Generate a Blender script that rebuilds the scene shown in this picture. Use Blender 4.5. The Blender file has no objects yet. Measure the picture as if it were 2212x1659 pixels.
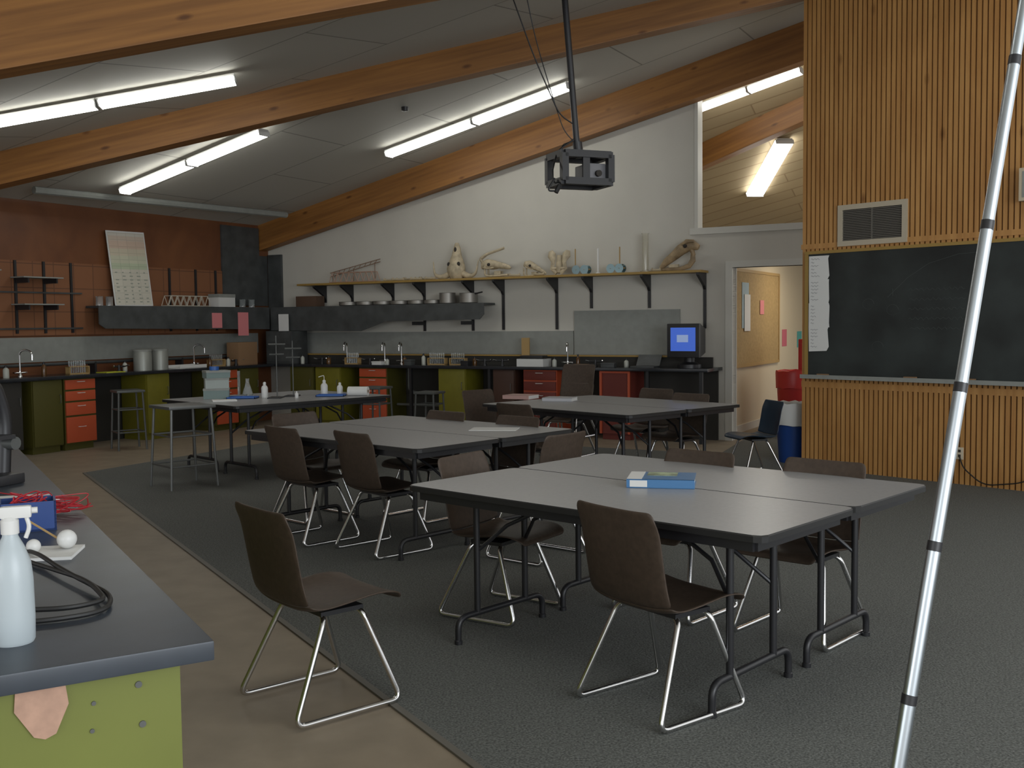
import bpy, bmesh, math, random
from mathutils import Vector, Matrix, Euler
random.seed(7)
SC=bpy.context.scene
COL=SC.collection
pi=math.pi
def rad(a): return math.radians(a)
def C(r,g,b): return (r,g,b,1)
# ------------------------------------------------------------------ materials
MATS={}
def mat(name,col,rough=.5,metal=0.,noise=0.,scale=12.,bump=0.,stretch=None,emit=0.,trans=0.,alpha=1.,spec=None):
    if name in MATS: return MATS[name]
    m=bpy.data.materials.new(name); m.use_nodes=True
    nt=m.node_tree; b=nt.nodes["Principled BSDF"]
    b.inputs["Base Color"].default_value=C(*col)
    b.inputs["Roughness"].default_value=rough
    b.inputs["Metallic"].default_value=metal
    if spec is not None: b.inputs["Specular IOR Level"].default_value=spec
    if trans: b.inputs["Transmission Weight"].default_value=trans
    if alpha<1: b.inputs["Alpha"].default_value=alpha
    if emit:
        b.inputs["Emission Color"].default_value=C(*col); b.inputs["Emission Strength"].default_value=emit
    tc=nt.nodes.new("ShaderNodeTexCoord"); mp=nt.nodes.new("ShaderNodeMapping")
    nt.links.new(tc.outputs["Object"],mp.inputs[0])
    if stretch: mp.inputs["Scale"].default_value=stretch
    nz=nt.nodes.new("ShaderNodeTexNoise"); nz.inputs["Scale"].default_value=scale; nz.inputs["Detail"].default_value=6
    nt.links.new(mp.outputs[0],nz.inputs["Vector"])
    if noise:
        mx=nt.nodes.new("ShaderNodeMix"); mx.data_type='RGBA'
        mx.inputs[6].default_value=C(*[c*(1-noise) for c in col]); mx.inputs[7].default_value=C(*[min(1,c*(1+noise)) for c in col])
        cr=nt.nodes.new("ShaderNodeValToRGB"); cr.color_ramp.elements[0].position=.32; cr.color_ramp.elements[1].position=.68
        nt.links.new(nz.outputs[0],cr.inputs[0]); nt.links.new(cr.outputs[0],mx.inputs[0]); nt.links.new(mx.outputs[2],b.inputs["Base Color"])
    if bump:
        bp=nt.nodes.new("ShaderNodeBump"); bp.inputs["Strength"].default_value=bump; bp.inputs["Distance"].default_value=.01
        nt.links.new(nz.outputs[0],bp.inputs["Height"]); nt.links.new(bp.outputs[0],b.inputs["Normal"])
    MATS[name]=m; return m
def wood(name,c1,c2,stretch,scale=3.,knots=True,rough=.5,rotz=0,dist=.6,kscale=2.2):
    m=bpy.data.materials.new(name); m.use_nodes=True; nt=m.node_tree; b=nt.nodes["Principled BSDF"]; b.inputs["Roughness"].default_value=rough
    tc=nt.nodes.new("ShaderNodeTexCoord"); mp=nt.nodes.new("ShaderNodeMapping"); mp.inputs["Scale"].default_value=stretch; mp.inputs["Rotation"].default_value=(0,0,rotz)
    nt.links.new(tc.outputs["Object"],mp.inputs[0])
    nz=nt.nodes.new("ShaderNodeTexNoise"); nz.inputs["Scale"].default_value=scale; nz.inputs["Detail"].default_value=8; nz.inputs["Distortion"].default_value=dist
    nt.links.new(mp.outputs[0],nz.inputs["Vector"])
    cr=nt.nodes.new("ShaderNodeValToRGB"); e=cr.color_ramp.elements; e[0].position=.3; e[0].color=C(*c1); e[1].position=.7; e[1].color=C(*c2)
    nt.links.new(nz.outputs[0],cr.inputs[0])
    out=cr.outputs[0]
    if knots:
        mp2=nt.nodes.new("ShaderNodeMapping"); mp2.inputs["Scale"].default_value=tuple(.45*s**.5+.35 for s in stretch); nt.links.new(tc.outputs["Object"],mp2.inputs[0])
        vo=nt.nodes.new("ShaderNodeTexVoronoi"); vo.inputs["Scale"].default_value=kscale; nt.links.new(mp2.outputs[0],vo.inputs["Vector"])
        r2=nt.nodes.new("ShaderNodeValToRGB"); r2.color_ramp.elements[0].position=.04; r2.color_ramp.elements[0].color=(.42,.34,.26,1); r2.color_ramp.elements[1].position=.12; r2.color_ramp.elements[1].color=(1,1,1,1)
        nt.links.new(vo.outputs["Distance"],r2.inputs[0])
        mx=nt.nodes.new("ShaderNodeMix"); mx.data_type='RGBA'; mx.blend_type='MULTIPLY'; mx.inputs[0].default_value=1
        nt.links.new(out,mx.inputs[6]); nt.links.new(r2.outputs[0],mx.inputs[7]); out=mx.outputs[2]
    nt.links.new(out,b.inputs["Base Color"]); return m
def brick(name,col,line,bw,rh,rotz=0,mortar=.008,rough=.7,off=.5,var=.04,rotx=0):
    m=bpy.data.materials.new(name); m.use_nodes=True; nt=m.node_tree; b=nt.nodes["Principled BSDF"]; b.inputs["Roughness"].default_value=rough
    tc=nt.nodes.new("ShaderNodeTexCoord"); mp=nt.nodes.new("ShaderNodeMapping"); mp.inputs["Rotation"].default_value=(rotx,0,rotz)
    nt.links.new(tc.outputs["Object"],mp.inputs[0])
    br=nt.nodes.new("ShaderNodeTexBrick"); br.offset=off
    br.inputs["Scale"].default_value=1; br.inputs["Brick Width"].default_value=bw; br.inputs["Row Height"].default_value=rh
    br.inputs["Mortar Size"].default_value=mortar; br.inputs["Mortar Smooth"].default_value=.2
    br.inputs["Color1"].default_value=C(*[c*(1-var) for c in col]); br.inputs["Color2"].default_value=C(*[c*(1+var) for c in col]); br.inputs["Mortar"].default_value=C(*line)
    nt.links.new(mp.outputs[0],br.inputs["Vector"]); nt.links.new(br.outputs[0],b.inputs["Base Color"]); return m
M_wall=mat("white_paint",(.52,.50,.445),.7,noise=.03,scale=2)
M_ceil=brick("ceiling_panel",(.49,.475,.425),(.26,.25,.22),2.4,1.2,rotz=rad(29),mortar=.010)
M_plank=brick("tan_ceiling_plank",(.44,.35,.22),(.30,.22,.13),4.,.22,rotz=rad(29),mortar=.010)
M_beam=wood("glulam_wood",(.19,.078,.018),(.34,.150,.036),(.3,7,7),2.6,dist=.3,kscale=3.)
M_slat=wood("slat_wood",(.37,.175,.050),(.50,.265,.086),(6,6,.5),3.,dist=.3)
M_slatback=mat("slat_groove_wood",(.10,.038,.010),.7)
M_brown=wood("brown_plywood",(.12,.040,.014),(.19,.070,.024),(1,1,.6),2.,knots=False)
M_peg=brick("orange_pegboard",(.22,.090,.038),(.12,.050,.024),.30,.30,mortar=.006,off=0,rotx=rad(90))
M_carpet=mat("grey_carpet",(.112,.117,.108),.95,noise=.5,scale=110,bump=.4)
M_tile=mat("tan_vinyl",(.265,.215,.155),.55,noise=.10,scale=5)
M_top=mat("grey_laminate",(.31,.31,.315),.33,noise=.05,scale=60)
M_black=mat("black_metal",(.016,.016,.018),.4)
M_edge=mat("black_rubber_edge",(.012,.012,.012),.5)
M_brownpl=mat("brown_plastic",(.060,.042,.030),.5,noise=.15,scale=40,bump=.1,spec=.35)
M_bluepl=mat("dark_blue_plastic",(.012,.03,.055),.35)
M_chrome=mat("chrome",(.70,.70,.70),.18,1.)
M_alu=mat("aluminium",(.52,.57,.61),.34,1.)
M_steel=mat("grey_steel",(.10,.105,.10),.5,.3)
M_ctop=mat("black_epoxy_top",(.018,.020,.024),.22,noise=.2,scale=8)
M_ctop2=mat("dark_slate_top",(.034,.043,.056),.36,noise=.18,scale=7)
M_olive=mat("olive_paint",(.16,.145,.012),.5,noise=.06)
M_oliveD=mat("dark_olive_paint",(.070,.064,.010),.5)
M_green=mat("lime_green_paint",(.145,.165,.028),.5,noise=.06,scale=3)
M_red=mat("orange_red_paint",(.46,.080,.030),.45)
M_dred=mat("dark_red_paint",(.14,.024,.016),.5)
M_white=mat("white_plastic",(.64,.64,.62),.4)
M_paper=mat("paper",(.68,.68,.66),.8)
M_grey=mat("grey_panel",(.25,.26,.24),.6,noise=.06)
M_dgrey=mat("dark_grey_metal",(.052,.056,.056),.5,noise=.3,scale=5)
M_shelf=mat("yellow_wood_shelf",(.32,.20,.05),.5)
M_bone=mat("bone",(.43,.36,.245),.6,noise=.28,scale=14)
M_bone2=mat("brown_bone",(.28,.20,.11),.6,noise=.45,scale=9)
M_dark=mat("socket_dark",(.03,.025,.02),.8)
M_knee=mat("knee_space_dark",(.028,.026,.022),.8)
M_glass=mat("clear_glass",(.8,.85,.85),.08,trans=.85)
M_blue=mat("blue_plastic",(.02,.10,.35),.4)
M_cork=mat("cork",(.36,.245,.105),.8,noise=.12,scale=30)
M_cream=mat("cream_paint",(.56,.48,.35),.7)
M_chalk=mat("chalkboard_slate",(.018,.023,.022),.45,noise=.6,scale=2.2)
M_tube=mat("lit_lens",(1,1,.94),.5,emit=10.)
M_cable=mat("black_cable",(.01,.01,.01),.5)
M_card=mat("cardboard",(.24,.14,.07),.8)
M_pink=mat("pink_paper",(.66,.22,.23),.8)
M_rack=mat("light_wood",(.38,.25,.10),.6)
M_pan=mat("aluminium_pan",(.28,.265,.24),.45,.7)
# ------------------------------------------------------------------ mesh helpers
def box(bm,x0,x1,y0,y1,z0,z1,bev=0,M=None,mi=0):
    r=bmesh.ops.create_cube(bm,size=1)
    vs=r["verts"]
    for v in vs: v.co=Vector(((x0+x1)/2+v.co.x*(x1-x0),(y0+y1)/2+v.co.y*(y1-y0),(z0+z1)/2+v.co.z*(z1-z0)))
    fs=set(f for v in vs for f in v.link_faces)
    for f in fs: f.material_index=mi
    if M is not None: bmesh.ops.transform(bm,matrix=M,verts=vs)
    if bev:
        es=list(set(e for v in vs for e in v.link_edges))
        bmesh.ops.bevel(bm,geom=es,offset=bev,segments=2,profile=.7,affect='EDGES')
def prism(bm,poly,y0,y1):
    a=[bm.verts.new((x,y0,z)) for x,z in poly]; b=[bm.verts.new((x,y1,z)) for x,z in poly]
    bm.faces.new(a); bm.faces.new(b[::-1]); n=len(poly)
    for i in range(n): bm.faces.new((a[i],b[i],b[(i+1)%n],a[(i+1)%n]))
def tube(bm,pts,r,seg=8,closed=False,flat=1.,mi=0):
    pts=[Vector(p) for p in pts]; n=len(pts)
    rs=r if isinstance(r,(list,tuple)) else [r]*n
    rings=[]; up=None
    for i,p in enumerate(pts):
        if closed: t=(pts[(i+1)%n]-pts[i-1])
        else: t=pts[min(i+1,n-1)]-pts[max(i-1,0)]
        t.normalize()
        if up is None:
            up=Vector((0,0,1)) if abs(t.z)<.9 else Vector((1,0,0))
        up=(up-t*up.dot(t)); 
        if up.length<1e-5: up=t.orthogonal()
        up.normalize(); s=t.cross(up)
        rings.append([bm.verts.new(p+(up*math.cos(2*pi*k/seg)+s*math.sin(2*pi*k/seg)*flat)*rs[i]) for k in range(seg)])
    m=n if closed else n-1
    for i in range(m):
        a=rings[i]; b=rings[(i+1)%n]
        for k in range(seg):
            f=bm.faces.new((a[k],a[(k+1)%seg],b[(k+1)%seg],b[k])); f.material_index=mi
    if not closed:
        f=bm.faces.new(rings[0][::-1]); f.material_index=mi
        f=bm.faces.new(rings[-1]); f.material_index=mi
def fillet(pts,r,n=5):
    pts=[Vector(p) for p in pts]; out=[pts[0]]
    for i in range(1,len(pts)-1):
        p=pts[i]; a=pts[i-1]-p; b=pts[i+1]-p
        d=min(r,a.length*.49,b.length*.49)
        p0=p+a.normalized()*d; p1=p+b.normalized()*d
        for k in range(n+1):
            t=k/n; out.append(p0*(1-t)**2+p*2*t*(1-t)+p1*t*t)
    out.append(pts[-1]); return out
def lathe(bm,prof,c=(0,0,0),seg=20,mi=0):
    c=Vector(c); rings=[]
    for r,z in prof: rings.append([bm.verts.new(c+Vector((max(r,1e-4)*math.cos(2*pi*k/seg),max(r,1e-4)*math.sin(2*pi*k/seg),z))) for k in range(seg)])
    for a,b in zip(rings,rings[1:]):
        for k in range(seg):
            f=bm.faces.new((a[k],a[(k+1)%seg],b[(k+1)%seg],b[k])); f.material_index=mi
    bm.faces.new(rings[0][::-1]).material_index=mi; bm.faces.new(rings[-1]).material_index=mi
def ball(bm,c,r,sc=(1,1,1),sub=2):
    res=bmesh.ops.create_icosphere(bm,subdivisions=sub,radius=r)
    for v in res["verts"]: v.co=Vector((v.co.x*sc[0],v.co.y*sc[1],v.co.z*sc[2]))+Vector(c)
def obj(name,bm,mats,parent=None,loc=(0,0,0),rz=0,smooth=True,rot=None,label=None):
    bmesh.ops.recalc_face_normals(bm,faces=bm.faces)
    me=bpy.data.meshes.new(name); bm.to_mesh(me); bm.free()
    if not isinstance(mats,(list,tuple)): mats=[mats]
    for m in mats: me.materials.append(m)
    if smooth:
        me.polygons.foreach_set("use_smooth",[True]*len(me.polygons)); me.set_sharp_from_angle(angle=.65)
    o=bpy.data.objects.new(name,me); COL.objects.link(o)
    o.location=loc; o.rotation_euler=rot if rot else (0,0,rz)
    if parent: o.parent=parent
    if label: o["label"]=label
    return o
def P(name,parent,m,fn,smooth=True,label=None,**k):
    bm=bmesh.new(); fn(bm); return obj(name,bm,m,parent,smooth=smooth,label=label,**k)
def root(name,label,cat,loc=(0,0,0),rz=0,rot=None,group=None,scale=1):
    o=bpy.data.objects.new(name,None); COL.objects.link(o); o.empty_display_size=.1
    o.location=loc; o.rotation_euler=rot if rot else (0,0,rz); o.scale=(scale,)*3
    o["label"]=label; o["category"]=cat
    if group: o["group"]=group
    return o
def single(name,label,cat,m,fn,loc=(0,0,0),rz=0,rot=None,group=None,smooth=True):
    o=P(name,None,m,fn,smooth=smooth,loc=loc,rz=rz,rot=rot); o["label"]=label; o["category"]=cat
    if group: o["group"]=group
    return o
def struct(name,m,fn,smooth=False,**k):
    o=P(name,None,m,fn,smooth=smooth,**k); o["kind"]="structure"; return o
def kids(o): return [c for c in bpy.data.objects if c.parent==o]
def dup(o,loc=None,rz=None,parent=None,label=None):
    n=o.copy(); COL.objects.link(n)
    if parent: n.parent=parent
    if loc is not None: n.location=loc
    if rz is not None: n.rotation_euler=(0,0,rz)
    if label: n["label"]=label
    for c in kids(o): dup(c,parent=n)
    return n
# room frame (white wall along x', brown wall along y')
RR=rad(-29); BR=rad(61)
def RW(x,y,z=0): return (-3.89+.8746*x+.4848*y, 16.81-.4848*x+.8746*y, z)
# ------------------------------------------------------------------ camera
f,p,r,H=2250.,.0585,-.011,1.515
cp,sp=math.cos(p),math.sin(p)
F=Vector((0,cp,-sp)); U0=Vector((0,sp,cp)); R0=Vector((1,0,0))
Rv=math.cos(r)*R0+math.sin(r)*U0; Uv=-math.sin(r)*R0+math.cos(r)*U0
cd=bpy.data.cameras.new("camera"); cd.sensor_width=36; cd.lens=f/2212*36; cd.clip_start=.05
co=bpy.data.objects.new("camera",cd); COL.objects.link(co)
M3=Matrix((Rv,Uv,-F)).transposed(); co.matrix_world=Matrix.Translation((0,0,H))@M3.to_4x4(); SC.camera=co
# ------------------------------------------------------------------ shell
struct("floor",M_tile,lambda bm:box(bm,-11,9,-3,24,-.1,0))
def f_carpet(bm):
    pts=[(1.6,.57),(-4.46,10.80),(-3.15,13.5),(-2.75,14.55),(2.35,11.75),RW(7.75,-.0)[:2],RW(7.75,5)[:2],RW(10,5)[:2],(9,9),(9,.57)]
    a=[bm.verts.new((x,y,.001)) for x,y in pts]; b=[bm.verts.new((x,y,.008)) for x,y in pts]
    bm.faces.new(b); bm.faces.new(a[::-1])
    for i in range(len(pts)): bm.faces.new((a[i],a[(i+1)%len(pts)],b[(i+1)%len(pts)],b[i]))
struct("floor_carpet",M_carpet,f_carpet)
def f_strip(bm):
    a=Vector((1.6,.57,.0)); b=Vector((-4.46,10.80,.0)); n=Vector((-.860,-.510,0)).normalized()*.03
    for q in ((a,b),): 
        vs=[q[0],q[1],q[1]+n,q[0]+n]; lo=[bm.verts.new((v.x,v.y,.001)) for v in vs]; hi=[bm.verts.new((v.x,v.y,.009)) for v in vs]
        bm.faces.new(hi); 
        for i in range(4): bm.faces.new((lo[i],lo[(i+1)%4],hi[(i+1)%4],hi[i]))
struct("trim_1",mat("carpet_edge_strip",(.14,.13,.11),.6),f_strip)
def zc1(xp): return 3.10+.225*xp
def yr(x): return 11.25-.0448*(x+5.5)
def zc2(x,y): return 3.39+.2017*(x+5.5)-.05*(yr(x)-y)
def f_ceil(bm):
    def poly(vs):
        lo=[bm.verts.new(v) for v in vs]; hi=[bm.verts.new((v[0],v[1],v[2]+.12)) for v in vs]
        bm.faces.new(lo[::-1]); bm.faces.new(hi)
        for i in range(len(vs)): bm.faces.new((lo[i],lo[(i+1)%len(vs)],hi[(i+1)%len(vs)],hi[i]))
    poly([RW(-.3,.0,zc1(-.3)),RW(-.3,-6.352,zc1(-.3)),RW(12.7,0,zc1(12.7))])
    q=[]
    for x,y in ((-9.,None),(7.3,None),(7.3,-3.),(-9.,-3.)):
        y=yr(x) if y is None else y; q.append((x,y,zc2(x,y)))
    poly(q)
struct("ceiling",M_ceil,f_ceil)
def f_ceil2(bm):
    vs=[RW(x,y,3.10+.225*x-.4*y) for x,y in ((4,.16),(12,.16),(12,5.5),(4,5.5))]
    a=[bm.verts.new(v) for v in vs]; b=[bm.verts.new((v[0],v[1],v[2]+.1)) for v in vs]
    bm.faces.new(a[::-1]); bm.faces.new(b)
    for i in range(4): bm.faces.new((a[i],a[(i+1)%4],b[(i+1)%4],b[i]))
struct("ceiling_annex",M_plank,f_ceil2)
WX0=7.165; DX0=7.63; DX1=8.62; WZ=2.67; DZ=2.18; WX1=9.3
def f_wall(bm):
    z=lambda x:zc1(x)+.05
    prism(bm,[(0,0),(WX0,0),(WX0,z(WX0)),(0,z(0))],0,.15)
    prism(bm,[(WX0,0),(DX0,0),(DX0,WZ),(WX0,WZ)],0,.15)
    prism(bm,[(DX0,DZ),(DX1,DZ),(DX1,WZ),(DX0,WZ)],0,.15)
    prism(bm,[(DX1,0),(WX1,0),(WX1,WZ),(DX1,WZ)],0,.15)
    prism(bm,[(WX1,0),(12,0),(12,z(12)),(WX1,z(WX1))],0,.15)
struct("wall_back",M_wall,f_wall,loc=RW(0,0),rz=RR)
def f_brown(bm): box(bm,-12,0.2,0,.15,0,3.2)
struct("wall_left",M_brown,f_brown,loc=RW(0,0),rz=BR)
def f_trim(bm):
    box(bm,WX0-.09,WX1,-.035,.0,WZ-.06,WZ+.02); box(bm,WX0-.03,WX0+.015,-.02,.16,WZ,zc1(WX0)-.3)
    box(bm,WX0,WX1,-.0,.16,WZ-.02,WZ+.012)
struct("window_1",mat("white_trim",(.56,.55,.50),.5),f_trim,loc=RW(0,0),rz=RR)
def f_dt(bm):
    box(bm,DX0-.09,DX0,-.025,.17,0,DZ+.08); box(bm,DX1,DX1+.09,-.025,.17,0,DZ+.08); box(bm,DX0,DX1,-.025,.17,DZ,DZ+.08)
struct("door_1",MATS["white_trim"],f_dt,loc=RW(0,0),rz=RR)
struct("wall_hall",M_cream,lambda bm:(box(bm,7.32,7.42,.15,5.4,0,2.5),box(bm,7.3,11,5.3,5.4,0,2.5)),loc=RW(0,0),rz=RR)
struct("ceiling_hall",M_cream,lambda bm:box(bm,7.32,10.5,.15,5.4,2.5,2.56),loc=RW(0,0),rz=RR)
struct("baseboard_hall",MATS["white_trim"],lambda bm:box(bm,7.42,7.44,.16,5.3,0,.1),loc=RW(0,0),rz=RR)
# slatted wood block
SW=rad(-48.5); SA=(2.98,10.65,0)
def SP(s,d,z): return (2.98+.6626*s+.749*d, 10.65-.749*s+.6626*d, z)
def f_slat(bm):
    box(bm,0,3.6,.0,.12,0,5.45,mi=1)
    x=.004
    while x<3.56:
        box(bm,x,x+.035,-.024,.0,.0,5.4); x+=.050
    box(bm,-.01,3.6,-.03,-.0,2.225,2.275)
    box(bm,.0,3.6,-.028,.0,.83,.89)
struct("wall_right",[M_slat,M_slatback],f_slat,loc=SA,rz=SW)
struct("wall_right_return",M_slat,lambda bm:box(bm,0,.1,.12,1.3,0,5.4),loc=SA,rz=SW)
# beams
def beam(p0,p1,depth,width,label,ext0=0,ext1=0):
    p0=Vector(p0); p1=Vector(p1); d=(p1-p0); L=d.length; d.normalize()
    s=Vector((0,0,1)).cross(d).normalized(); u=d.cross(s)
    def fn(bm):
        box(bm,-ext0,L+ext1,-width/2,width/2,0,depth,bev=.006)
    o=single("ceiling_beam",label,"beam",M_beam,fn,smooth=False,group="glued laminated roof beams")
    o.matrix_world=Matrix.Translation(p0)@Matrix((d,s,u)).transposed().to_4x4()
    return o
beam(RW(-.05,-.12,2.69),RW(8.8,-.12,4.62),.48,.2,"knotty orange-brown wooden beam along the top of the white wall",0,2.5)
beam((-5.5,11.35,3.04),(2.98,10.97,4.81),.47,.22,"long knotty wooden beam crossing the sloped ceiling",3,1.0)
beam((-3.33,6.87,3.156),(-.966,7.2,3.65),.56,.22,"large knotty wooden beam nearest the near counter",4,5.)
beam((2.70,14.97,3.66),(3.89,14.02,4.11),.32,.2,"wooden beam seen through the high interior window",1,2)
# ------------------------------------------------------------------ fluorescent fixtures
def fixture(p0,p1,w=.19,label="lit white fluorescent strip light under the sloped ceiling",e=M_tube):
    p0=Vector(p0); p1=Vector(p1); d=p1-p0; L=d.length; d.normalize()
    s=Vector((0,0,1)).cross(d).normalized(); u=d.cross(s)
    o=root("fluorescent_light",label,"ceiling light",group="fluorescent strip lights")
    P("housing",o,M_white,lambda bm:(box(bm,0,L,-w*.4,w*.4,-.03,-.0),box(bm,0,.012,-w*.46,w*.46,-.085,-.02),box(bm,L-.012,L,-w*.46,w*.46,-.085,-.02)),smooth=False)
    def lens(bm):
        prof=[(-w*.48,-.03),(-w*.46,-.065),(-w*.3,-.084),(w*.3,-.084),(w*.46,-.065),(w*.48,-.03)]
        a=[bm.verts.new((.012,y,z)) for y,z in prof]; b=[bm.verts.new((L-.012,y,z)) for y,z in prof]
        bm.faces.new(a); bm.faces.new(b[::-1])
        for i in range(len(prof)): bm.faces.new((a[i],b[i],b[(i+1)%len(prof)],a[(i+1)%len(prof)]))
    P("lens",o,e,lens)
    o.matrix_world=Matrix.Translation(p0)@Matrix((d,s,u)).transposed().to_4x4()
def fpair(p0,p1,n=2,**k):
    p0=Vector(p0);p1=Vector(p1)
    for i in range(n):
        a=p0.lerp(p1,i/n); b=p0.lerp(p1,(i+1)/n-.006); fixture(a,b,**k)
fpair((-5.05,9.59,3.37),(-2.57,10.0,3.885))
fpair((-4.84,13.18,3.26),(-2.80,12.08,3.77))
fpair((-1.62,13.99,3.81),(.74,12.76,4.41))
fpair((2.46,13.84,4.33),(3.65,13.17,4.66),label="lit fluorescent strip light seen through the high interior window")
fpair((3.73,16.04,3.47),(3.84,14.7,4.05),n=1,w=.28,label="wide lit fluorescent fixture on the tan plank ceiling")
fpair((-1.2,3.6,zc2(-1.2,3.6)-.04),(1.2,3.5,zc2(1.2,3.5)-.04))
fpair((2.2,6.6,zc2(2.2,6.6)-.04),(4.6,6.5,zc2(4.6,6.5)-.04))
def f_cond(bm): tube(bm,[(-5.60,12.37,3.14),(-3.38,15.84,3.18)],.045,8)
single("ceiling_conduit","unlit pale grey conduit running under the low ceiling edge","pipe",M_grey,f_cond)
single("smoke_detector","small round black fitting on the ceiling panel","ceiling fitting",M_black,lambda bm:lathe(bm,[(.02,-.05),(.04,-.045),(.045,0)],seg=16),(-1.23,12.5,4.08))
# ------------------------------------------------------------------ folding tables
def make_table():
    o=root("folding_table","grey laminate folding table with black edge and black tube legs","table",group="folding classroom tables")
    L,W=1.90,.762
    def top(bm):
        c=.04; pts=[(-L/2+c,-W/2),(L/2-c,-W/2),(L/2-c*.3,-W/2+c*.3),(L/2,-W/2+c),(L/2,W/2-c),(L/2-c*.3,W/2-c*.3),(L/2-c,W/2),(-L/2+c,W/2),(-L/2+c*.3,W/2-c*.3),(-L/2,W/2-c),(-L/2,-W/2+c),(-L/2+c*.3,-W/2+c*.3)]
        n=len(pts)
        a=[bm.verts.new((x,y,.714)) for x,y in pts]; b=[bm.verts.new((x,y,.736)) for x,y in pts]; c2=[bm.verts.new((x*.995,y*.99,.741)) for x,y in pts]
        bm.faces.new(a[::-1]).material_index=1; bm.faces.new(c2).material_index=0
        for i in range(n):
            j=(i+1)%n
            bm.faces.new((a[i],a[j],b[j],b[i])).material_index=1; bm.faces.new((b[i],b[j],c2[j],c2[i])).material_index=1
    P("tabletop",o,[M_top,M_edge],top,smooth=False)
    def apron(bm):
        for y in (-W/2+.045,W/2-.045): box(bm,-L/2+.06,L/2-.06,y-.012,y+.012,.672,.716)
        for x in (-L/2+.06,L/2-.06): box(bm,x-.012,x+.012,-W/2+.05,W/2-.05,.672,.716)
    P("apron",o,M_black,apron,smooth=False)
    for s in (-1,1):
        def legs(bm):
            x=s*(L/2-.26)
            for y in (-.17,.17): tube(bm,[(x,y,.70),(x,y,.125)],.0155,10)
            tube(bm,fillet([(x,-.30,.0),(x,-.30,.125),(x,.30,.125),(x,.30,.0)],.07,6),.0155,10)
            tube(bm,[(x,-.19,.66),(x,.19,.66)],.0125,8)
            for y in (-.17,.17): tube(bm,[(x-.0,y,.42),(x-s*.13,y*.55,.55),(x-s*.42,y*.3,.69)],.009,8)
            for y in (-.30,.30): lathe(bm,[(.019,0),(.019,.018),(.015,.022)],(x,y,0),12)
        P("leg",o,M_black,legs)
    return o
T0=make_table(); T0.location=(.445,4.575,.008); T0.rotation_euler=(0,0,rad(-42.8))
def place_table(x,y,a,label=None): return dup(T0,(x,y,.008),rad(a),label=label)
place_table(.965,5.138,-42.8)
for cx,cy,a in ((-.77,7.55,-42.5),(.90,9.72,-48.5)):
    g=(-math.sin(rad(a)),math.cos(rad(a)))
    for s in (-1,1): place_table(cx+g[0]*s*.3825,cy+g[1]*s*.3825,a)
g45=(.707,.707); h45=(-.707,.707); N=(-2.62,9.95)
for k in (.38,1.145):
    place_table(N[0]+g45[0]*.915+h45[0]*k,N[1]+g45[1]*.915+h45[1]*k,45,"grey folding table with black legs covered in lab bottles")
# ------------------------------------------------------------------ chairs
def make_chair(shell,label,group):
    o=root("classroom_chair",label,"chair",group=group)
    prof=[(.262,.400),(.254,.420),(.228,.434),(.15,.432),(.06,.420),(-.04,.408),(-.10,.406),(-.145,.413),(-.175,.435),(-.192,.475),(-.205,.535),(-.217,.60),(-.229,.665),(-.240,.73),(-.249,.775),(-.254,.800),(-.257,.812)]
    hw=[.192,.214,.226,.230,.230,.230,.230,.228,.224,.221,.219,.219,.220,.221,.219,.212,.196]
    n=13
    def grid(bm,i0,i1):
        rows=[]
        for i in range(i0,i1+1):
            y,z=prof[i]; a=prof[max(i-1,0)]; b=prof[min(i+1,len(prof)-1)]
            t=Vector((0,b[0]-a[0],b[1]-a[1])).normalized(); nrm=Vector((0,t.z,-t.y))
            if nrm.z<0 and i<8: nrm=-nrm
            row=[]
            for k in range(n):
                s=-1+2*k/(n-1); lift=.026*abs(s)**3 if 2<i<14 else .012*abs(s)**3
                q=Vector((s*hw[i],y,z))+nrm*lift
                row.append(bm.verts.new(q))
            rows.append(row)
        for a,b in zip(rows,rows[1:]):
            for k in range(n-1): bm.faces.new((a[k],a[k+1],b[k+1],b[k]))
    for nm,i0,i1 in (("seat",0,8),("backrest",8,16)):
        q=P(nm,o,shell,lambda bm:grid(bm,i0,i1))
        md=q.modifiers.new("thick","SOLIDIFY"); md.thickness=.010; md.offset=0
        md=q.modifiers.new("sub","SUBSURF"); md.levels=1; md.render_levels=1
    for s in (-1,1):
        def leg(bm):
            xt=s*.165; xb=s*.235
            tube(bm,fillet([(s*.05,-.06,.388),(xt,-.06,.388),(xb,-.235,.0125),(xb,.235,.0125),(xt,.10,.388),(s*.05,.10,.388)],.045,6),.0115,10)
        P("leg",o,M_chrome,leg,label="chrome sled-shaped leg loop")
    P("seat_bracket",o,M_black,lambda bm:(box(bm,-.16,.16,-.075,.115,.384,.402)),smooth=False)
    return o
CH=make_chair(M_brownpl,"brown moulded plastic chair with chrome sled base","brown plastic classroom chairs")
def fwd(a): return rad(a-90)
CH.location=(-.79,4.12,.008); CH.rotation_euler=(0,0,fwd(40))
chairs=[(.57,4.04,37,"brown plastic chrome-legged chair beside the front table"),(-.07,5.38,-33,None),(.84,5.38,-133,None),(1.38,4.95,-133,None),
 (-1.42,7.30,44,None),(-.87,6.90,42,None),(-1.56,8.10,-43,None),(-.69,8.09,-133,None),(-.12,7.58,-133,None),(.15,6.67,140,None),
 (-.2,10.72,-47,None),(.18,9.13,45,None),(1.33,10.62,-136,None),(1.55,9.83,-136,None),(.62,11.75,-125,None)]
for x,y,a,l in chairs: dup(CH,(x,y,.008),fwd(a),label=l)
dup(CH,(.64,11.79,.22),fwd(-125),label="brown plastic chair stacked on another chair")
CB=make_chair(M_bluepl,"small dark blue plastic chair with chrome legs near the doorway","blue classroom chair")
CB.location=(2.38,10.20,.008); CB.rotation_euler=(0,0,fwd(195)); CB.scale=(.88,)*3
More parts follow.
